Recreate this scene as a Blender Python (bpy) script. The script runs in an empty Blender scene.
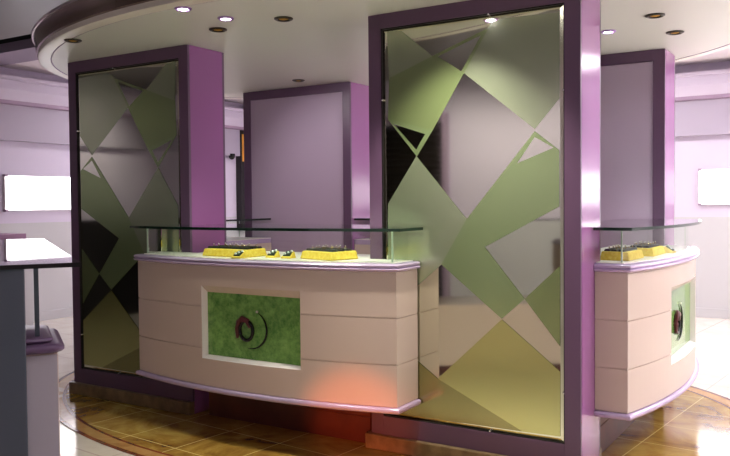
import bpy, math, random
from mathutils import Vector, Matrix
random.seed(7)
scene = bpy.context.scene
COL = scene.collection
PI = math.pi

# ------------------------------------------------------------------ helpers
class MB:
    """collects faces and links them as one mesh object"""
    def __init__(self): self.v = []; self.f = []; self.m = []
    def face(self, pts, mi=0):
        b = len(self.v); self.v += [tuple(p) for p in pts]; self.f.append(tuple(range(b, b + len(pts)))); self.m.append(mi)
    def add(self, vs, fs, mi=0):
        b = len(self.v); self.v += [tuple(p) for p in vs]
        for f in fs: self.f.append(tuple(b + i for i in f)); self.m.append(mi)
    def box(self, x0, x1, y0, y1, z0, z1, mi=0):
        vs = [(x0,y0,z0),(x1,y0,z0),(x1,y1,z0),(x0,y1,z0),(x0,y0,z1),(x1,y0,z1),(x1,y1,z1),(x0,y1,z1)]
        self.add(vs, [(0,3,2,1),(4,5,6,7),(0,1,5,4),(1,2,6,5),(2,3,7,6),(3,0,4,7)], mi); return self
    def prism(self, poly, z0, z1, mi=0):
        n = len(poly)
        self.add([(p[0],p[1],z0) for p in poly] + [(p[0],p[1],z1) for p in poly],
                 [tuple(reversed(range(n))), tuple(range(n, 2*n))] + [(i,(i+1)%n,n+(i+1)%n,n+i) for i in range(n)], mi); return self
    def loft(self, rings, mi=0, close=True, caps=True):
        n = len(rings[0]); b = len(self.v)
        for r in rings: self.v += [tuple(p) for p in r]
        for k in range(len(rings)-1):
            for i in range(n if close else n-1):
                j = (i+1) % n
                self.f.append((b+k*n+i, b+k*n+j, b+(k+1)*n+j, b+(k+1)*n+i)); self.m.append(mi)
        if caps:
            self.f.append(tuple(b+i for i in reversed(range(n)))); self.m.append(mi)
            self.f.append(tuple(b+(len(rings)-1)*n+i for i in range(n))); self.m.append(mi)
        return self
    def lathe(self, prof, n=24, c=(0,0,0), mi=0, caps=True):
        rings = [[(c[0]+r*math.cos(2*PI*i/n), c[1]+r*math.sin(2*PI*i/n), c[2]+z) for i in range(n)] for r, z in prof]
        return self.loft(rings, mi, True, caps)
    def tube(self, pts, r, n=8, mi=0, closed=False):
        pts = [Vector(p) for p in pts]; rings = []
        N = len(pts)
        for i, p in enumerate(pts):
            a = pts[(i-1) % N] if (closed or i > 0) else p
            c = pts[(i+1) % N] if (closed or i < N-1) else p
            t = (c-a).normalized(); up = Vector((0,0,1)) if abs(t.z) < .9 else Vector((0,1,0))
            s = t.cross(up).normalized(); u = s.cross(t)
            rr = r[i] if isinstance(r, (list, tuple)) else r
            rings.append([p + rr*(math.cos(2*PI*k/n)*s + math.sin(2*PI*k/n)*u) for k in range(n)])
        if closed: rings.append(rings[0])
        return self.loft(rings, mi, True, not closed)
    def build(self, name, mats, parent=None, smooth=False, bevel=0, autosm=None, seg=2):
        me = bpy.data.meshes.new(name); me.from_pydata(self.v, [], self.f)
        if not isinstance(mats, (list, tuple)): mats = [mats]
        for m in mats: me.materials.append(m)
        for p, mi in zip(me.polygons, self.m): p.material_index = mi
        me.validate(); me.update()
        import bmesh
        bm = bmesh.new(); bm.from_mesh(me); bmesh.ops.remove_doubles(bm, verts=bm.verts, dist=1e-5)
        if self.recalc: bmesh.ops.recalc_face_normals(bm, faces=bm.faces)
        bm.to_mesh(me); bm.free()
        if smooth:
            me.shade_smooth()
            if autosm: me.set_sharp_from_angle(angle=math.radians(autosm))
        o = bpy.data.objects.new(name, me); COL.objects.link(o)
        if parent: o.parent = parent
        if bevel:
            b = o.modifiers.new('bev', 'BEVEL'); b.width = bevel; b.segments = seg; b.limit_method = 'ANGLE'; b.angle_limit = math.radians(40)
        return o
    recalc = True

def tag(o, label, cat, group=None, kind=None):
    o['label'] = label; o['category'] = cat
    if group: o['group'] = group
    if kind: o['kind'] = kind
    return o
def thing(name, label, cat, loc=(0,0,0), rz=0, group=None):
    o = bpy.data.objects.new(name, None); COL.objects.link(o); o.empty_display_size = .1
    o.location = loc; o.rotation_euler = (0,0,rz)
    tag(o, label, cat, group, 'thing'); return o
def struct(o):
    o['kind'] = 'structure'; return o
def dup(root, loc, rz=None, label=None):
    r = root.copy(); COL.objects.link(r); r.location = loc
    if rz is not None: r.rotation_euler = (0,0,rz)
    if label: r['label'] = label
    for ch in list(root.children):
        c = ch.copy(); COL.objects.link(c); c.parent = r
        for g in list(ch.children):
            d = g.copy(); COL.objects.link(d); d.parent = c
    return r

# ------------------------------------------------------------------ materials
def mat(name, col, rough=.5, metal=0, spec=.5, coat=0, coat_r=.05, emit=None, es=0, trans=0, ior=1.45, alpha=1):
    m = bpy.data.materials.new(name); m.use_nodes = True
    b = m.node_tree.nodes['Principled BSDF']
    b.inputs['Base Color'].default_value = (*col, 1); b.inputs['Roughness'].default_value = rough
    b.inputs['Metallic'].default_value = metal; b.inputs['Specular IOR Level'].default_value = spec
    b.inputs['Coat Weight'].default_value = coat; b.inputs['Coat Roughness'].default_value = coat_r
    b.inputs['IOR'].default_value = ior; b.inputs['Transmission Weight'].default_value = trans
    if emit: b.inputs['Emission Color'].default_value = (*emit, 1); b.inputs['Emission Strength'].default_value = es
    return m
def N(m, t, **kw):
    n = m.node_tree.nodes.new(t)
    for k, v in kw.items(): setattr(n, k, v)
    return n
def L(m, a, b): m.node_tree.links.new(a, b)
def noisy(name, c1, c2, scale=8, rough=.5, detail=4, bump=0, stops=(.35,.65), **kw):
    m = mat(name, c1, rough, **kw); b = m.node_tree.nodes['Principled BSDF']
    tc = N(m, 'ShaderNodeTexCoord'); no = N(m, 'ShaderNodeTexNoise')
    no.inputs['Scale'].default_value = scale; no.inputs['Detail'].default_value = detail
    L(m, tc.outputs['Object'], no.inputs['Vector'])
    cr = N(m, 'ShaderNodeValToRGB'); cr.color_ramp.elements[0].color = (*c1,1); cr.color_ramp.elements[1].color = (*c2,1)
    cr.color_ramp.elements[0].position, cr.color_ramp.elements[1].position = stops
    L(m, no.outputs['Fac'], cr.inputs['Fac']); L(m, cr.outputs['Color'], b.inputs['Base Color'])
    if bump:
        bp = N(m, 'ShaderNodeBump'); bp.inputs['Strength'].default_value = bump; bp.inputs['Distance'].default_value = .01
        L(m, no.outputs['Fac'], bp.inputs['Height']); L(m, bp.outputs['Normal'], b.inputs['Normal'])
    return m
def srgb(r, g, b):
    f = lambda c: (c/255/12.92) if c/255 <= .04045 else ((c/255+.055)/1.055)**2.4
    return (f(r), f(g), f(b))

def thin_glass(name, tint, refl=.25, edge=False):
    m = bpy.data.materials.new(name); m.use_nodes = True; nt = m.node_tree; nt.nodes.clear()
    out = N(m, 'ShaderNodeOutputMaterial'); mx = N(m, 'ShaderNodeMixShader')
    tr = N(m, 'ShaderNodeBsdfTransparent'); tr.inputs['Color'].default_value = (*tint,1)
    gl = N(m, 'ShaderNodeBsdfGlossy'); gl.inputs['Roughness'].default_value = .02; gl.inputs['Color'].default_value = (1,1,1,1)
    fr = N(m, 'ShaderNodeFresnel'); fr.inputs['IOR'].default_value = 1.45
    L(m, fr.outputs['Fac'], mx.inputs['Fac']); L(m, tr.outputs[0], mx.inputs[1]); L(m, gl.outputs[0], mx.inputs[2]); L(m, mx.outputs[0], out.inputs['Surface'])
    return m

M = {}
M['purple'] = mat('purple_laminate', srgb(152,96,148), .16, spec=.5)
M['purple_shaded'] = mat('purple_frame_shaded', srgb(98,72,98), .35)  # same purple as the core, with the front's shade put into the colour
M['gap_strip'] = mat('black_gap_shade', srgb(16,12,14), .4)  # black strip standing in for the dark gap around the mirror pane
M['mauve'] = mat('mauve_panel', srgb(184,164,186), .45)
M['plinth'] = noisy('bronze_stone', srgb(112,92,66), srgb(142,120,88), 14, .3)
M['steel'] = mat('polished_steel', (.85,.85,.86), .12, metal=1)
M['mirror'] = mat('tinted_mirror', (.70,.72,.60), .05, metal=1)
def frost(name, col, mirror, rough):
    m = bpy.data.materials.new(name); m.use_nodes = True; nt = m.node_tree
    b = nt.nodes['Principled BSDF']; out = nt.nodes['Material Output']
    b.inputs['Base Color'].default_value = (*[c*.5 for c in col],1); b.inputs['Roughness'].default_value = .35; b.inputs['Specular IOR Level'].default_value = .5
    g = N(m, 'ShaderNodeBsdfGlossy'); g.inputs['Color'].default_value = (*[min(1, c*1.3+.12) for c in col], 1); g.inputs['Roughness'].default_value = rough
    mx = N(m, 'ShaderNodeMixShader'); mx.inputs[0].default_value = mirror
    L(m, b.outputs[0], mx.inputs[1]); L(m, g.outputs[0], mx.inputs[2]); L(m, mx.outputs[0], out.inputs['Surface'])
    return m
M['frost_pale'] = frost('pale_frosted_glass', srgb(168,180,144), .5, .2)
M['frost_green'] = frost('green_frosted_glass', srgb(150,172,116), .5, .2)
M['frost_deep'] = frost('deep_green_film', srgb(140,158,100), .45, .2)
M['frost_floor_tint'] = frost('floor_tinted_frosted_glass', srgb(178,180,108), .68, .2)  # green frosting with the floor's yellow reflection put into its colour
M['frost_floor_tint_dark'] = frost('dark_floor_tinted_frosted_glass', srgb(140,138,72), .6, .2)  # darker frosting, the floor's yellow reflection mixed into its colour too
M['glass_edge'] = mat('green_glass_edge', (.72,.72,.52), .12, metal=1)
M['body'] = mat('pinkish_cream_lacquer', srgb(208,188,174), .25, spec=.45)
M['seam'] = mat('pale_joint', srgb(225,210,200), .5)
M['rim'] = mat('lavender_metallic_rim', srgb(200,180,212), .25, metal=.35)
M['white_frame'] = mat('white_window_frame', srgb(246,240,236), .3)
def emerald():
    m = mat('green_marbled_glass', srgb(52,110,44), .12, spec=.6, coat=.4)
    b = m.node_tree.nodes['Principled BSDF']
    tc = N(m, 'ShaderNodeTexCoord'); n1 = N(m, 'ShaderNodeTexNoise'); n1.inputs['Scale'].default_value = 14; n1.inputs['Detail'].default_value = 10; n1.inputs['Roughness'].default_value = .8
    L(m, tc.outputs['Object'], n1.inputs['Vector'])
    cr = N(m, 'ShaderNodeValToRGB'); e = cr.color_ramp.elements
    e[0].position = .3; e[0].color = (*srgb(46,108,42),1); e[1].position = .68; e[1].color = (*srgb(150,196,102),1)
    L(m, n1.outputs['Fac'], cr.inputs['Fac']); L(m, cr.outputs['Color'], b.inputs['Base Color'])
    return m
M['emerald'] = emerald()
M['glass'] = thin_glass('clear_glass', (.93,.96,.94))
M['glass_top'] = thin_glass('green_tinted_glass', (.78,.88,.82))
M['glass_rim'] = mat('dark_green_glass_edge', srgb(18,48,34), .08, spec=.8)
M['glass_rim_pale'] = mat('pale_glass_edge', srgb(170,190,170), .1)
M['deck'] = mat('cream_deck', srgb(240,230,225), .3)
M['dark_wood'] = noisy('dark_brown_base', srgb(80,38,30), srgb(98,48,36), 6, .4)
M['yellow'] = noisy('yellow_velvet', srgb(236,196,60), srgb(248,218,96), 60, .7)
M['yellow_side'] = mat('ochre_velvet', srgb(190,140,40), .7)
M['black'] = mat('black_foam', srgb(24,20,18), .6)
M['gold'] = mat('gold', srgb(240,200,110), .2, metal=1)
M['gem'] = mat('white_gem', (.95,.95,.95), .08, spec=1)
M['dark_green'] = mat('dark_green_velvet', srgb(24,40,26), .7)
M['ring_red'] = mat('maroon_enamel', srgb(84,26,30), .3)
M['black_gloss'] = mat('black_enamel', srgb(12,10,10), .15)
M['soffit'] = mat('ceiling_paint', srgb(222,220,212), .4, spec=.4)
M['soffit_lip'] = mat('ceiling_lip_paint', srgb(235,228,216), .35)
M['fascia'] = mat('bronze_fascia', srgb(140,122,112), .18, metal=.7)
M['chrome'] = mat('chrome_bead', srgb(210,200,190), .12, metal=1)
M['ceiling'] = mat('shop_ceiling_paint', srgb(232,222,226), .6)
M['grey_ceiling'] = mat('grey_ceiling_paint', srgb(112,110,100), .35)
M['slot'] = mat('black_slot', srgb(8,8,8), .6)
M['beam'] = mat('lavender_beam', srgb(150,136,156), .5)
M['wall'] = mat('pale_pink_wall', srgb(214,203,224), .5)
M['wall_low'] = mat('pale_grey_wall', srgb(200,198,202), .5)
M['cornice'] = mat('lilac_cornice', srgb(180,170,188), .5)
M['cornice_line'] = mat('mauve_line', srgb(170,146,172), .5)
M['lit'] = mat('lit_white_panel', (1,1,1), .4, emit=(1,.96,1), es=3.0)
M['lamp'] = mat('lamp_glow', (1,1,1), .4, emit=(1,.95,1), es=14)
M['ceil_fill'] = mat('ceiling_fill_glow', (1,1,1), .4, emit=(1,.96,1), es=8.5)  # glow of the added ceiling fill panels
M['lilac_ring'] = mat('lilac_lamp_ring', srgb(176,140,200), .3)
M['dark_metal'] = mat('dark_lamp_metal', srgb(60,54,46), .35, metal=.5)
M['slate'] = mat('dark_slate_board', srgb(84,90,100), .4)
M['desk_grey'] = mat('grey_desk_laminate', srgb(186,178,186), .35)
M['desk_rim'] = mat('mauve_desk_rim', srgb(104,78,108), .3)
M['shutter'] = mat('dark_shutter', srgb(40,34,30), .4, metal=.3)
M['cabinet'] = mat('black_cabinet', srgb(22,18,18), .3)
M['orange'] = mat('orange_picture', srgb(226,160,60), .5)
M['mauve_box'] = mat('mauve_box', srgb(150,110,140), .5)

def marble(name, c1, c2, c3, joint, tile, rough, vein=2.2):
    m = mat(name, c1, rough, spec=.5, coat=.2); b = m.node_tree.nodes['Principled BSDF']
    tc = N(m, 'ShaderNodeTexCoord')
    n1 = N(m, 'ShaderNodeTexNoise'); n1.inputs['Scale'].default_value = vein; n1.inputs['Detail'].default_value = 8; n1.inputs['Roughness'].default_value = .65; n1.inputs['Distortion'].default_value = 1.2
    L(m, tc.outputs['Object'], n1.inputs['Vector'])
    cr = N(m, 'ShaderNodeValToRGB'); e = cr.color_ramp.elements
    e[0].position = .3; e[0].color = (*c1,1); e[1].position = .75; e[1].color = (*c3,1)
    x = e.new(.52); x.color = (*c2,1)
    L(m, n1.outputs['Fac'], cr.inputs['Fac'])
    bt = N(m, 'ShaderNodeTexBrick'); bt.offset = 0; bt.inputs['Scale'].default_value = 1/tile; bt.inputs['Mortar Size'].default_value = .008
    bt.inputs['Brick Width'].default_value = 1; bt.inputs['Row Height'].default_value = 1
    mp = N(m, 'ShaderNodeMapping'); mp.inputs['Rotation'].default_value = (0,0,.1)
    L(m, tc.outputs['Object'], mp.inputs['Vector']); L(m, mp.outputs['Vector'], bt.inputs['Vector'])
    mx = N(m, 'ShaderNodeMix', data_type='RGBA')
    L(m, bt.outputs['Fac'], mx.inputs['Factor']); L(m, cr.outputs['Color'], mx.inputs['A']); mx.inputs['B'].default_value = (*joint,1)
    L(m, mx.outputs['Result'], b.inputs['Base Color'])
    return m
M['floor'] = marble('cream_marble', srgb(226,214,200), srgb(236,228,214), srgb(244,238,226), srgb(214,196,186), .8, .12)
M['medallion'] = marble('golden_brown_marble', srgb(98,50,24), srgb(166,130,58), srgb(204,178,92), srgb(232,210,130), .45, .12)
M['band_tan'] = marble('tan_marble_band', srgb(150,100,54), srgb(186,142,84), srgb(206,166,106), srgb(200,170,120), 5, .14)
M['band_red'] = noisy('red_brown_inlay', srgb(110,52,34), srgb(140,74,46), 5, .14)

# ------------------------------------------------------------------ layout (metres, island axes: x along the front, y away)
W, D, H = 1.286, .379, 2.621
U2, VB = 2.776, 2.091
US = U2 + W
CX, CY = (0+US)/2, (VB+D)/2
ROOM = dict(x0=-3.74, x1=8.6, y0=-5.6, y1=6.73, z=3.2)

# ------------------------------------------------------------------ room
R_ = ROOM
MB().box(R_['x0']-.2, R_['x1']+.2, R_['y0']-.2, R_['y1']+.2, -.2, 0).build('floor', M['floor']); struct(bpy.data.objects['floor'])
EA, EB = 2.95, 2.13
def ell(k, z, n=96, a=EA, b=EB): return [(CX+a*k*math.cos(2*PI*i/n), CY+b*k*math.sin(2*PI*i/n), z) for i in range(n)]
def ring_slab(k0, k1, z0, z1, name, m):
    mb = MB(); n = 96
    mb.loft([ell(k0,z0), ell(k1,z0), ell(k1,z1), ell(k0,z1), ell(k0,z0)], 0, True, False)
    return struct(mb.build(name, m))
mb = MB(); mb.loft([ell(.925,.001), ell(.925,.006)]); struct(mb.build('trim_1', M['medallion']))
ring_slab(.9255, .935, .001, .006, 'trim_2', M['band_red'])
ring_slab(.9355, .972, .001, .006, 'trim_3', M['band_tan'])
ring_slab(.9725, .984, .001, .006, 'trim_4', M['band_red'])

def wall(name, x0, x1, y0, y1, face):
    """plain wall slab with a grey lower dado, made of one mesh with two tones"""
    mb = MB()
    mb.box(x0, x1, y0, y1, 0, 1.28, 1); mb.box(x0, x1, y0, y1, 1.28, R_['z']+.1, 0)
    return struct(mb.build(name, [M['wall'], M['wall_low']]))
wall('wall_left', R_['x0']-.15, R_['x0'], R_['y0'], R_['y1'], 'x')
wall('wall_back', R_['x0']-.15, R_['x1']+.15, R_['y1'], R_['y1']+.15, 'y')
wall('wall_right', R_['x1'], R_['x1']+.15, R_['y0'], R_['y1'], 'x')
wall('wall_front', R_['x0']-.15, R_['x1']+.15, R_['y0']-.15, R_['y0'], 'y')
# cornice bands (left, back, right walls)
def cornice(idx, side):
    prof = [(.0,2.31),(.10,2.31),(.10,2.75),(.16,2.76),(.16,2.80),(.24,2.92),(.24,3.03),(.28,3.04),(.28,3.08),(.0,3.08)]
    mats = [M['cornice'], M['cornice_line'], M['wall']]
    seg = {1:0, 2:1, 3:1, 4:2, 5:2, 6:2, 7:2, 8:2}
    mb = MB()
    for i in range(len(prof)-1):
        (d0,z0),(d1,z1) = prof[i], prof[i+1]
        if side == 'left': q = [(R_['x0']+d0,R_['y0']+.01,z0),(R_['x0']+d0,R_['y1']-.01,z0),(R_['x0']+d1,R_['y1']-.01,z1),(R_['x0']+d1,R_['y0']+.01,z1)]
        elif side == 'right': q = [(R_['x1']-d0,R_['y0']+.01,z0),(R_['x1']-d0,R_['y1']-.01,z0),(R_['x1']-d1,R_['y1']-.01,z1),(R_['x1']-d1,R_['y0']+.01,z1)]
        else: q = [(R_['x0']+.3,R_['y1']-d0,z0),(R_['x1']-.3,R_['y1']-d0,z0),(R_['x1']-.3,R_['y1']-d1,z1),(R_['x0']+.3,R_['y1']-d1,z1)]
        mb.face(q, seg.get(i, 0))
    return struct(mb.build('trim_%d' % idx, mats))
cornice(5, 'left'); cornice(6, 'back'); cornice(7, 'right')
for i, s in enumerate(('left','back','right')):
    mb = MB()
    if s == 'left': mb.box(R_['x0'], R_['x0']+.02, R_['y0']+.01, R_['y1']-.03, .001, .12)
    elif s == 'right': mb.box(R_['x1']-.02, R_['x1'], R_['y0']+.01, R_['y1']-.03, .001, .12)
    else: mb.box(R_['x0']+.03, R_['x1']-.03, R_['y1']-.02, R_['y1'], .001, .12)
    struct(mb.build('baseboard_'+s, M['wall_low']))

# ceiling: grey front bay, black slot, lavender beam, pale rear bay
zc = R_['z']
x0, x1 = R_['x0']-.15, R_['x1']+.15
mb = MB()
mb.box(x0, x1, R_['y0']-.15, .88, zc, zc+.1, 0)
mb.box(x0, x1, .88, 1.31, zc+.25, zc+.3, 1); mb.box(x0, x1, .86, .88, zc+.1, zc+.3, 1); mb.box(x0, x1, 1.31, 1.33, zc+.1, zc+.3, 1)
mb.box(x0, x1, 1.31, 1.80, zc, zc+.1, 2)
mb.box(x0, x1, 1.80, R_['y1']+.15, zc+.02, zc+.1, 3)
struct(mb.build('ceiling', [M['grey_ceiling'], M['slot'], M['beam'], M['ceiling']]))

# oval soffit over the island
mb = MB()
mb.loft([ell(.945,2.621), ell(.946,2.626), ell(.948,2.626), ell(.949,2.619)], 2, True, False)
mb.loft([ell(.949,2.619), ell(.980,2.620), ell(.985,2.626), ell(.985,2.66)], 1, True, False)
mb.loft([ell(.985,2.66), ell(.990,2.666), ell(.992,2.70), ell(.994,2.745), ell(.998,2.775)], 3, True, False)
mb.loft([ell(.998,2.775), ell(1.002,2.777), ell(1.004,2.79), ell(1.000,2.803), ell(.99,2.806)], 4, True, False)
mb.face(list(reversed(ell(.945,2.621))), 0)
mb.face(ell(.99,2.806), 1)
o = mb.build('ceiling_soffit', [M['soffit'], M['soffit_lip'], M['cornice_line'], M['fascia'], M['chrome']], smooth=True, autosm=35); struct(o)
# neck that ties the soffit to the ceiling
mb = MB(); mb.loft([ell(.8,2.807), ell(.8,zc+.24)]); o = mb.build('ceiling_neck', M['slot']); struct(o)

# ------------------------------------------------------------------ pillars
PANE = [  # etched pattern on the mirror: (material index, outline as (across, up) on the pillar face)
 (1, [(.786,2.479),(.616,2.228),(1.036,1.885),(1.172,2.04),(1.172,2.49),(.85,2.50)]),
 (1, [(.125,2.515),(.22,2.51),(.428,2.337),(.136,2.238)]),
 (3, [(.136,2.238),(.774,2.459),(.425,1.914),(.126,1.996)]),
 (0, [(.46,2.333),(.726,2.421),(.607,2.234)]),
 (2, [(.126,1.996),(.425,1.914),(.32,1.766)]),
 (0, [(.167,1.964),(.374,1.894),(.317,1.807)]),
 (1, [(.317,1.769),(.122,1.491),(.118,.843),(.475,1.14),(.636,1.268),(.636,1.403)]),
 (2, [(.475,1.14),(.636,1.268),(.745,1.247),(.977,.97),(.844,.852)]),
 (2, [(1.036,1.875),(1.170,1.768),(1.170,1.471),(.745,1.247),(.475,1.14),(.636,1.403)]),
 (0, [(1.036,1.843),(1.140,1.782),(.938,1.707)]),
 (3, [(.977,.97),(1.174,1.157),(1.174,.727)]),
 (4, [(.844,.849),(1.174,.593),(1.174,.245),(.964,.241),(.448,.475)]),
 (5, [(.448,.475),(.964,.241),(.119,.235),(.119,.699)]),
]
FB, F0, F1, FT = .0975, .21, 2.535, H - .002   # frame bottom, opening bottom, opening top, top
FWD = .085
def add_frame(mb, y0, y1):
    mb.box(0, FWD, y0, y1, FB, FT); mb.box(W-FWD, W, y0, y1, FB, FT)
    mb.box(FWD, W-FWD, y0, y1, FB, F0); mb.box(FWD, W-FWD, y0, y1, F1, FT)
def pillar(loc, label, front, back, flip=False):
    """front / back: 'mirror' or 'mauve' facing"""
    t = thing('display_pillar', label, 'pillar', loc, 0)
    MB().box(0, W, .022, D-.022, .0065, FT).build('core', M['purple'], t)
    for side, kind in (('f', front), ('b', back)):
        ya, yb = (0, .0215) if side == 'f' else (D-.0215, D)
        mb = MB(); add_frame(mb, ya, yb); mb.build('frame', M['purple_shaded'], t, bevel=.002)
        yo = .012 if side == 'f' else D-.012
        sg = -1 if side == 'f' else 1
        if kind == 'mauve':
            MB().box(FWD+.001, W-FWD-.001, min(yo, yo-sg*.009), max(yo, yo-sg*.009), F0+.001, F1-.001).build('laminate_panel', M['mauve'], t)
            continue
        fx = (lambda s: W-s) if flip else (lambda s: s)
        mb = MB(); mb.recalc = False
        gk = MB(); ga, gb = (.004, .018) if side == 'f' else (D-.018, D-.004)
        gk.box(FWD+.0005, FWD+.006, ga, gb, F0, F1); gk.box(W-FWD-.006, W-FWD-.0005, ga, gb, F0, F1)
        gk.box(FWD+.006, W-FWD-.006, ga, gb, F1-.008, F1-.0005); gk.box(FWD+.006, W-FWD-.006, ga, gb, F0+.0005, F0+.004)
        gk.build('gap_strip', M['gap_strip'], t)
        xa, xb, za, zb = FWD+.006, W-FWD-.006, F0+.004, F1-.008
        bw = .02
        def q(p, y): return (p[0], y, p[1])
        outer = [(xa,za),(xb,za),(xb,zb),(xa,zb)]; inner = [(xa+bw,za+bw),(xb-bw,za+bw),(xb-bw,zb-bw),(xa+bw,zb-bw)]
        def face(pts, y, mi):
            ar = sum(pts[i][0]*pts[(i+1)%len(pts)][1]-pts[(i+1)%len(pts)][0]*pts[i][1] for i in range(len(pts)))
            pts = pts if (ar > 0) == (side == 'f') else list(reversed(pts))
            mb.face([q(p, y) for p in pts], mi)
        face(inner, yo, 0)
        for k in range(4):
            j = (k+1) % 4
            f = [(outer[k][0], yo-sg*.006, outer[k][1]), (outer[j][0], yo-sg*.006, outer[j][1]), (inner[j][0], yo, inner[j][1]), (inner[k][0], yo, inner[k][1])]
            mb.face(f if side == 'f' else f[::-1], 6)
        for n, (mi, pts) in enumerate(PANE):
            face([(fx(a), b) for a, b in pts], yo + sg*.0003*(1+n), mi)
        o = mb.build('mirror_panel', [M['mirror'], M['frost_pale'], M['frost_green'], M['frost_deep'], M['frost_floor_tint'], M['frost_floor_tint_dark'], M['glass_edge']], t)
        for sx, sz in ((.092,2.11),(W-.092,2.08),(.092,.48),(W-.092,.48),(.774,2.53),(.774,.216)):
            s_ = MB(); ring = []
            for r, dy in ((.007,.004),(.007,-.006),(.004,-.010)):
                ring.append([(fx(sx)+r*math.cos(2*PI*k/10), yo + (-dy if sg > 0 else dy), sz+r*math.sin(2*PI*k/10)) for k in range(10)])
            s_.loft(ring).build('stud', M['steel'], t, smooth=True, autosm=40)
    mb = MB()
    for ya, yb in ((-.03,.0215),(D-.0215,D+.03)): mb.box(-.03, W-.001, ya, yb, .0065, FB-.0005)
    mb.box(-.03, -.0005, .0215, D-.0215, .0065, FB-.0005)
    mb.build('plinth', M['plinth'], t, bevel=.006)
    return t
pillar((0,0,0), 'purple pillar with dim green etched mirror at the left end of the front counter', 'mirror', 'mauve', True)
pillar((U2,0,0), 'nearest purple pillar with tall bright green etched mirror between the two counters', 'mirror', 'mauve')
pillar((0,VB,0), 'purple pillar with plain mauve panel seen behind the front counter', 'mauve', 'mirror')
pillar((U2,VB,0), 'purple pillar with narrow mauve panel behind the glass of the right counter', 'mauve', 'mirror', True)

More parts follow.
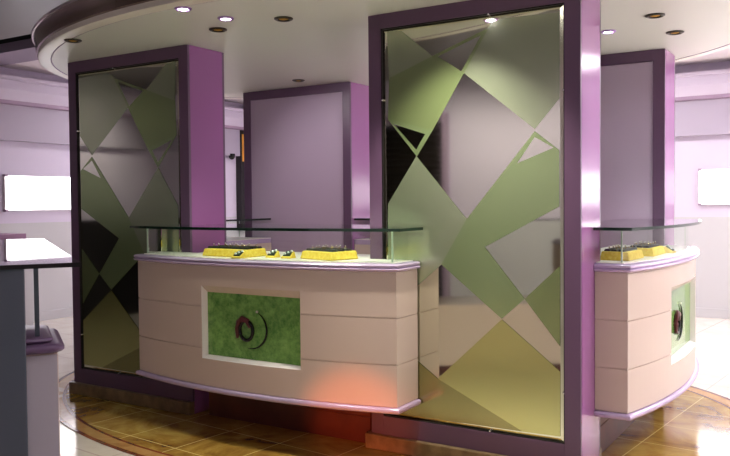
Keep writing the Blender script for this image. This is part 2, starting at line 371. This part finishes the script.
# ------------------------------------------------------------------ island counters
ZB0, ZB1, ZR0, ZR1, ZG = .345, 1.112, 1.112, 1.156, 1.338
def counter(loc, rz, label, Lh, d, sag, gap, wx0=-.32, wx1=.45, back=.34):
    t = thing('display_counter', label, 'counter', loc, rz)
    c = sag
    R = (Lh*Lh + c*c)/(2*c)
    def arc_y(x, off=0): return -(d - off) - (math.sqrt(max(R*R - x*x, 0)) - (R - c))
    xs = sorted(set([round(-Lh + 2*Lh*i/32, 5) for i in range(33)] + [wx0, wx1]))
    def outline(off, xs=xs, inner=True):
        """closed outline: front arc then ends then back; off>0 shrinks, off<0 grows"""
        k = (Lh - off)/Lh
        pts = [(x*k, arc_y(x, off)) for x in xs]
        if inner:
            pts += [(Lh-off, -.0015), (gap, -.0015), (gap, back), (-gap, back), (-gap, -.0015), (-(Lh-off), -.0015)]
        else:
            pts += [(Lh-off, -.0015), (-(Lh-off), -.0015)]
        return pts
    n = len(xs)
    WZ0, WZ1 = .520, .985          # opening in the front skin
    prof = []
    for z, off in ((ZB0,.004),(.350,0),(.520,0),(.583,0),(.5845,.005),(.5895,.005),(.591,0),(.846,0),(.8475,.005),(.8525,.005),(.854,0),(.985,0),(1.107,0),(ZB1,.004)):
        prof.append((z, off))
    mb = MB()
    rings = [[(p[0],p[1],z) for p in outline(off)] for z, off in prof]
    m = len(rings[0])
    i0, i1 = xs.index(wx0), xs.index(wx1)
    base = 0
    for r in rings: mb.v += r
    for k in range(len(rings)-1):
        for i in range(m):
            j = (i+1) % m
            if i0 <= i < i1 and prof[k][0] >= WZ0-1e-6 and prof[k+1][0] <= WZ1+1e-6: continue
            mb.f.append((k*m+i, k*m+j, (k+1)*m+j, (k+1)*m+i)); mb.m.append(0)
    mb.f.append(tuple(reversed(range(m)))); mb.m.append(0)
    mb.f.append(tuple((len(rings)-1)*m+i for i in range(m))); mb.m.append(0)
    mb.build('body', [M['body']], t)
    # sloping reveal and frame of the window
    yp = arc_y((wx0+wx1)/2) + .062      # flat pane depth
    px0, px1, pz0, pz1 = wx0+.007, wx1-.005, .536, .938
    wxs = xs[i0:i1+1]
    fr = MB()
    def inn(x): return px0 + (x-wx0)/(wx1-wx0)*(px1-px0)
    top, bot = [], []
    for a, b in zip(wxs[:-1], wxs[1:]):
        fr.face([(a,arc_y(a),WZ1),(b,arc_y(b),WZ1),(inn(b),yp,pz1),(inn(a),yp,pz1)], 0)
        fr.face([(a,arc_y(a),WZ0),(inn(a),yp,pz0),(inn(b),yp,pz0),(b,arc_y(b),WZ0)], 1)
    fr.face([(wx0,arc_y(wx0),WZ0),(wx0,arc_y(wx0),WZ1),(px0,yp,pz1),(px0,yp,pz0)], 1)
    fr.face([(wx1,arc_y(wx1),WZ0),(px1,yp,pz0),(px1,yp,pz1),(wx1,arc_y(wx1),WZ1)], 1)
    w = fr.build('window_frame', [M['body'], M['white_frame']], t)
    g = MB().box(px0-.004, px1+.004, yp, yp+.008, pz0-.004, pz1+.004).build('window_glass', M['emerald'], t)
    # emblem: maroon ring with a hook and a long black arc
    cx, cz = inn(wx0+.43*(wx1-wx0)), .725
    e = MB(); e.tube([(cx+.052*math.cos(2*PI*k/28), yp-.008, cz-.01+.06*math.sin(2*PI*k/28)) for k in range(28)], .011, 8, 0, True)
    e.build('emblem', M['black_gloss'], w, smooth=True)
    e = MB(); e.tube([(cx-.07+.0*k, yp-.010, cz-.06+.03*k) for k in range(3)] + [(cx-.06,yp-.010,cz+.04),(cx-.03,yp-.010,cz+.062),(cx+.01,yp-.010,cz+.05),(cx+.03,yp-.010,cz+.01)], [.010,.014,.016,.018,.020,.018,.008], 8)
    e.build('emblem', M['ring_red'], w, smooth=True)
    e = MB(); e.tube([(cx+.03+.13*math.cos(a), yp-.006, cz+.0+.12*math.sin(a)) for a in [math.radians(62-160*k/20) for k in range(21)]], [.002+.005*math.sin(PI*k/20) for k in range(21)], 6)
    e.build('emblem', M['black_gloss'], w, smooth=True)
    e = MB(); e.lathe([(0,-.008),(.006,-.005),(.008,0),(.006,.005),(0,.008)], 10, (cx+.088, yp-.009, cz+.112), 0, False)
    e.build('emblem', M['white_frame'], w, smooth=True)
    # rims
    def rim(name, zs):
        rb = MB(); rb.loft([[(p[0],p[1],z) for p in outline(off)] for z, off in zs])
        return rb.build(name, M['rim'], t, smooth=True, autosm=50)
    rim('top_rim', [(ZR0,-.004),(ZR0+.003,-.016),(ZR0+.013,-.022),(ZR0+.018,-.016),(ZR0+.021,-.012),(ZR0+.024,-.018),(ZR0+.034,-.020),(ZR1-.003,-.014),(ZR1,-.004)])
    rim('bottom_rim', [(.312,0.0),(.314,-.014),(.322,-.020),(.334,-.020),(.342,-.014),(.3448,0.0)])
    # deck under the glass
    db = MB(); db.prism(outline(.03), ZR1, ZR1+.004); db.build('deck', M['deck'], t)
    # glass case
    gx = Lh + .012
    def gl_outline(off):
        k = (gx-off)/Lh
        return [(x*k, arc_y(x, off)) for x in xs] + [(gx-off, -.004), (gap, -.004), (gap, back), (-gap, back), (-gap, -.004), (-(gx-off), -.004)]
    gt = MB(); pl = gl_outline(-.03); nn = len(pl)
    gt.add([(p[0],p[1],ZG) for p in pl]+[(p[0],p[1],ZG+.017) for p in pl], [tuple(reversed(range(nn))), tuple(range(nn,2*nn))], 0)
    gt.add([(p[0],p[1],ZG) for p in pl]+[(p[0],p[1],ZG+.017) for p in pl], [(i,(i+1)%nn,nn+(i+1)%nn,nn+i) for i in range(nn)], 1)
    gt.build('glass_top', [M['glass_top'], M['glass_rim']], t)
    gf = MB(); k = (Lh-.05)/Lh
    fp = [(x*k, arc_y(x, .045)) for x in xs]
    gf.loft([[(p[0],p[1],ZR1+.0045) for p in fp], [(p[0],p[1],ZG-.0005) for p in fp]], 0, False, False)
    gf.build('front_glass', M['glass'], t)
    for s in (-1, 1):
        xe = s*(Lh-.05)
        ge = MB(); ge.face([(xe,fp[0][1],ZR1+.0045),(xe,-.02,ZR1+.0045),(xe,-.02,ZG-.0005),(xe,fp[0][1],ZG-.0005)]); ge.build('end_glass', M['glass'], t)
        ed = MB(); ed.box(xe-.004, xe+.004, fp[0][1]-.004, fp[0][1]+.004, ZR1+.0045, ZG-.0005)
        ed.build('corner_glass_strip', M['glass_rim_pale'], t)
    # recessed dark base
    gb = gap - .037; bb = MB(); bb.box(-gb, gb, .05, back, .0065, .17); bb.box(-gb, gb, .06, back, .17, .178); bb.box(-gb, gb, .05, back, .178, .311)
    bb.build('base', M['dark_wood'], t)
    return t
GA = (U2-W)/2 - .003; GB = (VB-D)/2 - .003
counter((2.065,0,0), 0, 'long cream counter with green window between the two mirrored pillars', 1.035, .25, .14, GA-.035)
counter((US,CY,0), PI/2, 'cream curved counter with green window to the right of the nearest pillar', .975, .178, .135, GB, -.40, .45)
counter((CX,VB+D,0), PI, 'far island counter closing the gap behind the mauve panelled pillars', 1.035, .25, .14, GA-.005)
counter((0,CY,0), -PI/2, 'island counter glimpsed behind the left pillar through the front glass case', .975, .178, .135, GB)

# ------------------------------------------------------------------ jewellery on the counters
DK = ZR1 + .0045
def tray(loc, rz, label, lx=.30, ly=.2, h0=.048, h1=.051):
    t = thing('jewellery_tray', label, 'tray', loc, rz, None)
    b = MB()
    b.add([(0,0,0),(lx,0,0),(lx,ly,0),(0,ly,0),(.012,.012,h0),(lx-.012,.012,h0),(lx-.012,ly-.008,h1),(.012,ly-.008,h1)],
          [(0,3,2,1),(4,5,6,7),(0,1,5,4),(1,2,6,5),(2,3,7,6),(3,0,4,7)])
    b.build('tray_base', M['yellow'], t, bevel=.006)
    s = (h1-h0)/(ly-.02)
    for k in range(3):
        y = .035 + k*(ly-.05)/3
        z = h0 + s*(y-.012) + .001
        r = MB(); r.add([(.02,y,z),(lx-.02,y,z),(lx-.02,y+.035,z+s*.035),(.02,y+.035,z+s*.035),(.02,y+.006,z+.012),(lx-.02,y+.006,z+.012),(lx-.02,y+.029,z+.012+s*.03),(.02,y+.029,z+.012+s*.03)],
              [(0,3,2,1),(4,5,6,7),(0,1,5,4),(1,2,6,5),(2,3,7,6),(3,0,4,7)])
        r.build('ring_roll', M['black'], t)
    return t
def ring(loc, rz, label, group):
    t = thing('finger_ring', label, 'ring', loc, rz, group); t.scale = (.8,.8,.75)
    b = MB(); b.tube([(.008*math.cos(2*PI*k/14), 0, .008+.008*math.sin(2*PI*k/14)) for k in range(14)], .0018, 6, 0, True); b.build('band', M['gold'], t, smooth=True)
    g = MB(); g.lathe([(0,0),(.004,.003),(.0045,.005),(.003,.007),(0,.0075)], 8, (0,0,.0165), 0, False); g.build('stone', M['gem'], t)
    return t
def fill_tray(x, y, rz, n, label, group, lx=.30, ly=.2, h0=.048, h1=.051):
    s = (h1-h0)/(ly-.02); proto = None
    for k in range(3):
        for i in range(n):
            ly_ = .035 + k*(ly-.05)/3 + .0175
            lz = h0 + s*(ly_-.012) + .013
            lx_ = .04 + (lx-.08)*(i+.2+.6*random.random())/n
            p = (x + lx_*math.cos(rz) - ly_*math.sin(rz), y + lx_*math.sin(rz) + ly_*math.cos(rz), DK + lz)
            if proto is None: proto = ring(p, rz, label, group)
            else: dup(proto, p, rz)
def stand(loc, rz, label, jewels=3):
    t = thing('jewellery_stand', label, 'stand', loc, rz)
    b = MB(); b.add([(0,0,0),(.075,0,0),(.075,.07,0),(0,.07,0),(.004,.004,.008),(.071,.004,.008),(.066,.062,.042),(.009,.062,.042)],
          [(0,3,2,1),(4,5,6,7),(0,1,5,4),(1,2,6,5),(2,3,7,6),(3,0,4,7)]); b.build('wedge', M['yellow'], t, bevel=.003)
    c = MB(); c.add([(.012,.012,.0135),(.063,.012,.0135),(.060,.055,.0385),(.015,.055,.0385),(.014,.010,.019),(.061,.010,.019),(.058,.053,.044),(.017,.053,.044)],
          [(0,3,2,1),(4,5,6,7),(0,1,5,4),(1,2,6,5),(2,3,7,6),(3,0,4,7)]); c.build('pad', M['dark_green'], t)
    for k in range(jewels):
        j = MB(); a = (.022+.016*k, .022+.013*k, .027+.0075*k)
        j.lathe([(0,-.008),(.006,-.005),(.009,0),(.006,.006),(0,.009)], 10, a, 0, False); j.build('jewel', M['gem'], t, smooth=True)
    return t
tray((1.625,-.242,DK), -.06, 'yellow ring tray at the left on the front counter', .40)
fill_tray(1.625,-.242,-.06,6,'gold ring in the left yellow tray on the front counter','gold rings in the left tray', .40)
tray((2.375,-.175,DK), -.28, 'yellow ring tray at the right on the front counter', .30, .22)
fill_tray(2.375,-.175,-.28,5,'gold ring in the right yellow tray on the front counter','gold rings in the right tray', .30, .22)
stand((1.96,-.337,DK), 0, 'small green stand with white jewels in front of the left yellow tray')
stand((2.125,-.205,DK), .1, 'small yellow jewel stand just right of the left yellow tray')
stand((2.255,-.215,DK), .1, 'small yellow jewel stand just left of the right yellow tray')
tray((4.205,.44,DK), PI/2-.05, 'yellow ring tray nearest the glass corner on the right counter', .30, .17)
fill_tray(4.205,.44,PI/2-.05,4,'gold ring in the yellow tray nearest the right counter corner','gold rings on the right counter', .30, .17)
tray((4.25,.86,DK), PI/2, 'yellow ring tray farther along the right counter', .34, .17)
fill_tray(4.25,.86,PI/2,4,'gold ring in the farther yellow tray on the right counter','gold rings on the far right tray', .34, .17)
stand((4.29,1.25,DK), PI/2, 'small yellow jewel stand beyond the trays on the right counter')

# ------------------------------------------------------------------ downlights in the soffit
def downlight(loc, label, lit):
    t = thing('ceiling_downlight', label, 'downlight', loc, 0, 'lit spotlights in the soffit' if lit else 'dark spotlights in the soffit')
    b = MB(); n = 24
    def c(r, z): return [(r*math.cos(2*PI*i/n), r*math.sin(2*PI*i/n), z) for i in range(n)]
    R0 = .05 if lit else .058
    b.loft([c(R0,-.0005), c(R0,-.006), c(R0*.8,-.012), c(R0*.66,-.010), c(R0*.62,-.0006)], 0, True, False)
    b.build('trim_ring', M['lilac_ring'] if lit else M['dark_metal'], t, smooth=True, autosm=40)
    e = MB()
    if lit: e.lathe([(0,-.014),(.012,-.013),(.022,-.009),(.028,-.004),(.028,-.001)], 16, (0,0,0), 0, False)
    else: e.lathe([(0,-.010),(.014,-.009),(.028,-.005),(.034,-.001)], 16, (0,0,0), 0, False)
    e.build('bulb', M['lamp'] if lit else M['yellow_side'], t, smooth=True)
    return t
SZ = 2.621
for x, y, l, lit in [(2.0,-.755,'lit spotlight above the front counter, nearer the soffit edge',1),(2.04,-.44,'lit spotlight above the front counter beside the dark lamp',1),
    (1.79,-.235,'dark round lamp above the left half of the front counter',0),(2.32,-.235,'dark round lamp above the middle of the front counter',0),
    (4.23,.957,'dark round lamp above the right counter, nearer one of two',0),(4.235,1.54,'dark round lamp above the right counter, farther one of two',0),
    (3.87,1.256,'lit spotlight just right of the nearest pillar top',1),(.753,-.535,'dark lamp at the soffit edge above the left pillar',0),
    (3.36,-.47,'lit spotlight above the top of the nearest pillar mirror',1),(-.36,.34,'lit spotlight on the soffit edge left of the left pillar',1),(.95,1.75,'small dark lamp in front of the mauve panelled pillar top',0)]:
    downlight((x,y,SZ), l, lit)

# ------------------------------------------------------------------ lit wall panels
def lit_panel(loc, rz, w, h, label):
    t = thing('mounted_light_panel', label, 'wall panel', loc, rz, 'lit white panels along the walls')
    MB().box(-w/2-.006, w/2+.006, -.045, -.002, -h/2-.006, h/2+.006).build('casing', M['white_frame'], t, bevel=.004)
    MB().box(-w/2, w/2, -.0475, -.0455, -h/2, h/2).build('diffuser', M['lit'], t)
    for sx in (-1, 1):
        for sz in (-1, 1):
            b = MB(); b.box(sx*(w/2-.01)-.018, sx*(w/2-.01)+.018, -.062, -.001, sz*(h/2+.004)-.014, sz*(h/2+.004)+.014); b.build('bracket', M['cornice_line'], t)
    return t
PZ, PH = 1.66, .43
lit_panel((R_['x0'], 2.42, PZ), PI/2, 1.04, PH, 'long glowing white panel on the wall left of the left pillar')
lit_panel((4.14, R_['y1'], PZ), 0, 1.15, PH, 'glowing white panel on the back wall at the right edge')
lit_panel((-1.2, R_['y1'], PZ), 0, 1.4, PH, 'white lit panel on the back wall hidden behind the centre pillar')
lit_panel((1.4, R_['y1'], PZ), 0, 1.4, PH, 'white lit panel on the back wall behind the nearest pillar')
lit_panel((6.3, R_['y1'], PZ), 0, 1.4, PH, 'white lit panel at the right end of the back wall')
for i, y in enumerate((5.2, 3.2, 1.2)):
    lit_panel((R_['x1'], y, PZ), -PI/2, 1.3, PH, ['far','middle','near'][i] + ' lit panel on the right wall reflected in the pillar sides')
lit_panel((R_['x0'], 4.9, PZ), PI/2, 1.3, PH, 'lit panel on the left wall behind the left pillar')

# ------------------------------------------------------------------ things seen farther off
t = thing('wall_cabinet', 'narrow dark case with orange picture in the gap beside the centre pillar', 'cabinet', (R_['x0'], 6.30, 0), 0)
MB().box(.002, .12, -.06, .12, 1.05, 2.75).build('carcass', M['cabinet'], t, bevel=.004)
MB().box(.121, .126, -.03, .09, 2.22, 2.68).build('picture', M['orange'], t)
t = thing('mounted_camera', 'small black dome camera high on the wall behind the left pillar', 'camera', (R_['x0'], 6.04, 2.30), 0)
b = MB(); b.lathe([(0,-.06),(.03,-.05),(.05,-.025),(.055,0),(.055,.04)], 18, (.09,0,0)); b.build('dome', M['black_gloss'], t, smooth=True, autosm=40)
MB().box(.001, .09, -.03, .03, .0405, .06).build('bracket', M['cabinet'], t)
t = thing('far_showcase', 'mauve box showcase against the wall at the left edge', 'showcase', (-3.2, 1.55, 0), 0)
MB().box(-.38, .1, -.9, .28, .001, 1.10).build('body', M['wall_low'], t, bevel=.004)
MB().box(-.34, .06, -.3, .24, 1.101, 1.17).build('box', M['mauve_box'], t, bevel=.004)
t = thing('roller_shutter', 'dark slatted shutter seen mirrored in the nearest pillar', 'shutter', (-.1, R_['y0'], 0), 0)
b = MB(); 
for k in range(32): b.add([(-1.3,.012,.02+k*.08),(.62,.012,.02+k*.08),(.62,.05,.05+k*.08),(-1.3,.05,.05+k*.08),(-1.3,.012,.098+k*.08),(.62,.012,.098+k*.08)], [(0,1,2,3),(3,2,5,4)])
b.build('slats', M['shutter'], t)
b = MB(); b.box(.62,.68,.002,.09,.001,2.62); b.box(-1.36,-1.3,.002,.09,.001,2.62); b.box(-1.36,.68,.002,.09,2.62,2.7); b.build('shutter_frame', M['cornice_line'], t)
t = thing('reflection_cabinet', 'unseen black cabinet added for the dark reflection low in the left pillar', 'cabinet', (R_['x0'], -3.2, 0), 0)  # unseen, added so the left mirror reflects something black low down
MB().box(.002,.6,-2.1,1.6,.001,1.3).build('body', M['cabinet'], t, bevel=.004)
for k in range(4): MB().box(.601,.618,-2.08+k*.92,-1.19+k*.92,.08,1.28).build('door', M['cabinet'], t, bevel=.003)

# ------------------------------------------------------------------ near desk at the left edge
ang = math.atan2(-.835, -.55)
t = thing('glass_topped_desk', 'glass topped desk with mauve rim and dark front at the left edge', 'desk', (3.45,-2.745,0), ang)
# local x: along the desk, local y: to its right-hand side (negative = away from the camera)
MB().box(-.025, .62, -.30, .0, .10, 1.105).build('body', M['body'], t, bevel=.004)
MB().box(-.02, .60, -1.62, -.301, .10, .62).build('rear_body', M['body'], t, bevel=.004)
MB().box(.03, .60, -1.58, -.05, .001, .0995).build('base', M['dark_wood'], t)
MB().box(-.022, .054, .0005, .006, .10, 1.10).build('end_panel', M['desk_grey'], t)
def rect(x0,x1,y0,y1,r,z,n=6):
    pts = []
    for cx_, cy_, a0 in ((x1-r,y1-r,0),(x0+r,y1-r,90),(x0+r,y0+r,180),(x1-r,y0+r,270)):
        for k in range(n+1):
            a = math.radians(a0+90*k/n); pts.append((cx_+r*math.cos(a), cy_+r*math.sin(a), z))
    return pts
b = MB(); b.loft([rect(-.03-o,.63,-.305-o,.006+o,.03,z) for z, o in ((1.1055,0),(1.107,.006),(1.113,.012),(1.121,.012),(1.127,.006),(1.1285,-.004))]); b.build('lower_rim', M['desk_rim'], t, smooth=True, autosm=50)
b = MB(); b.loft([rect(-.005-o,.63,-.28-o,-.016+o,.03,z) for z, o in ((1.129,0),(1.131,.006),(1.136,.010),(1.141,.008),(1.144,.002))]); b.build('upper_rim', M['desk_rim'], t, smooth=True, autosm=50)
MB().box(.055,.62,.0075,.03,.001,1.334).build('front_board', M['slate'], t, bevel=.003)
MB().box(.018,.030,-.06,-.048,1.1445,1.3345).build('post', M['slate'], t)
MB().box(.018,.030,-1.55,-1.538,.6205,1.3345).build('post', M['slate'], t)
b = MB(); gp = [(-.085,.03),(.62,.05),(.62,-1.68),(-.07,-1.69)]
b.add([(p[0],p[1],1.335) for p in gp]+[(p[0],p[1],1.347) for p in gp], [(0,1,2,3),(4,5,6,7)], 0)
b.add([(p[0],p[1],1.335) for p in gp]+[(p[0],p[1],1.347) for p in gp], [(i,(i+1)%4,4+(i+1)%4,4+i) for i in range(4)], 1)
b.build('glass_top', [M['glass_top'], M['cabinet']], t)

# ------------------------------------------------------------------ lights
def ceiling_fill(x, y, w, d, label, mname='ceil_fill', z=None):  # unseen glowing panels, added to light the closed room
    zz = z if z is not None else R_['z'] + (.02 if y > 1.8 else 0)
    t = thing('ceiling_fill', label, 'fill light', (x,y,zz), 0, 'added fill panels under the shop roof')
    MB().box(-w/2, w/2, -d/2, d/2, -.03, -.002).build('diffuser', M[mname], t)
    b = MB(); 
    for xa, xb, ya, yb in ((-w/2-.03,-w/2-.001,-d/2-.03,d/2+.03),(w/2+.001,w/2+.03,-d/2-.03,d/2+.03),(-w/2,w/2,-d/2-.03,-d/2-.001),(-w/2,w/2,d/2+.001,d/2+.03)): b.box(xa,xb,ya,yb,-.04,-.001)
    b.build('light_frame', M['steel'], t)
ceiling_fill(6.6, 1.0, 1.1, 3.2, 'long added fill light panel over the right aisle')
ceiling_fill(4.4, -2.6, .55, .55, 'small square added fill light over the front aisle')
ceiling_fill(6.0, 5.0, 1.6, 1.6, 'added fill light panel at the far end of the right aisle')
ceiling_fill(1.5, 5.2, 4.0, .6, 'long added fill light panel over the back aisle')
ceiling_fill(-2.5, 4.0, .5, 1.6, 'added fill light panel over the left aisle')

def lamp(kind, name, loc, target, energy, col, size=.1, spot=60, blend=.5):
    l = bpy.data.lights.new(name, kind); l.energy = energy; l.color = col
    if kind == 'AREA': l.size = size
    else: l.shadow_soft_size = size
    if kind == 'SPOT': l.spot_size = math.radians(spot); l.spot_blend = blend
    o = bpy.data.objects.new(name, l); COL.objects.link(o); o.location = loc
    o.rotation_euler = (Vector(target)-Vector(loc)).to_track_quat('-Z', 'Y').to_euler()
    return o
lamp('SPOT', 'spot_mirror', (3.36,-.50,2.59), (3.45,.0,1.0), 105, (1,.94,.82), .03, 90, .8)
lamp('SPOT', 'spot_left_mirror', (.753,-.535,2.60), (.9,.0,1.4), 4, (1,.94,.82), .03, 90, .8)
lamp('SPOT', 'spot_tray', (1.79,-.235,2.60), (1.83,-.20,1.16), 30, (1,.92,.75), .03, 40, .6)
lamp('SPOT', 'spot_tray', (2.32,-.235,2.60), (2.45,-.15,1.16), 30, (1,.92,.75), .03, 40, .6)
lamp('SPOT', 'inner_fill', (3.2,1.2,2.60), (1.1,2.0,1.5), 55, (1,.92,.95), .04, 110, 1)  # unseen lamp added to lighten the mauve panels inside the island
lamp('SPOT', 'inner_fill', (.62,1.0,2.60), (1.2,2.09,1.2), 22, (1,.92,.95), .04, 110, 1)  # second added lamp for the island's inside, hidden by the left pillar
lamp('SPOT', 'soffit_fill', (7.6,2.4,1.9), (4.9,1.8,2.62), 150, (1,.94,.98), .05, 60, 1)  # unseen lamp added to whiten the right end of the soffit
lamp('SPOT', 'wall_fill', (-2.7,-3.0,3.1), (-3.74,-3.0,1.9), 40, (1,.94,.84), .06, 100, 1)  # unseen lamp added to brighten the wall mirrored in the left pillar
lamp('SPOT', 'spot_case', (4.23,.957,2.60), (4.28,.8,1.16), 40, (1,.92,.85), .03, 45, .6)
lamp('SPOT', 'spot_case', (4.235,1.54,2.60), (4.3,1.4,1.16), 40, (1,.92,.85), .03, 45, .6)
lamp('SPOT', 'spot_front', (2.04,-.44,2.60), (2.04,-.30,0), 45, (1,.93,.82), .03, 95, .8)
lamp('SPOT', 'spot_edge', (2.0,-.755,2.60), (2.5,-.95,0), 22, (1,.93,.82), .03, 95, .8)
lamp('SPOT', 'spot_right', (3.87,1.256,2.60), (4.2,1.2,0), 40, (1,.9,.95), .03, 95, .8)
# a warm orange-red spotlight, its source unseen, catches the foot of the front counter
lamp('SPOT', 'spot_orange', (5.25,-5.0,.55), (2.76,-.1,.20), 560, (1,.21,.045), .03, 9, .8)
for x in (.9, 2.1):
    lamp('SPOT', 'wall_fill', (x,-4.3,3.15), (x,-5.6,1.2), 60, (1,.92,.84), .06, 110, 1)  # unseen lamps, added so the nearest mirror reflects a brighter front wall

# ------------------------------------------------------------------ world, camera
w = bpy.data.worlds.new('world'); scene.world = w; w.use_nodes = True
w.node_tree.nodes['Background'].inputs[0].default_value = (1,.95,.98,1); w.node_tree.nodes['Background'].inputs[1].default_value = .3

cd = bpy.data.cameras.new('camera'); cam = bpy.data.objects.new('camera', cd); COL.objects.link(cam)
yaw, pitch, roll = -.5579054, -.0319612, -.0089980
fw = Vector((math.sin(yaw)*math.cos(pitch), math.cos(yaw)*math.cos(pitch), math.sin(pitch)))
r = Vector((math.cos(yaw), -math.sin(yaw), 0)); u = r.cross(fw)
r2 = math.cos(roll)*r + math.sin(roll)*u; u2 = -math.sin(roll)*r + math.cos(roll)*u
m = Matrix((r2, u2, -fw)).transposed().to_4x4(); m.translation = Vector((5.2907236, -4.0853354, 1.5))
cam.matrix_world = m
cd.sensor_width = 36; cd.sensor_fit = 'HORIZONTAL'; cd.lens = 792.247/730*36; cd.clip_start = .05
scene.camera = cam
vs = scene.view_settings; vs.view_transform = 'Standard'; vs.look = 'None'; vs.exposure = .64; vs.gamma = 1; vs.use_curve_mapping = False
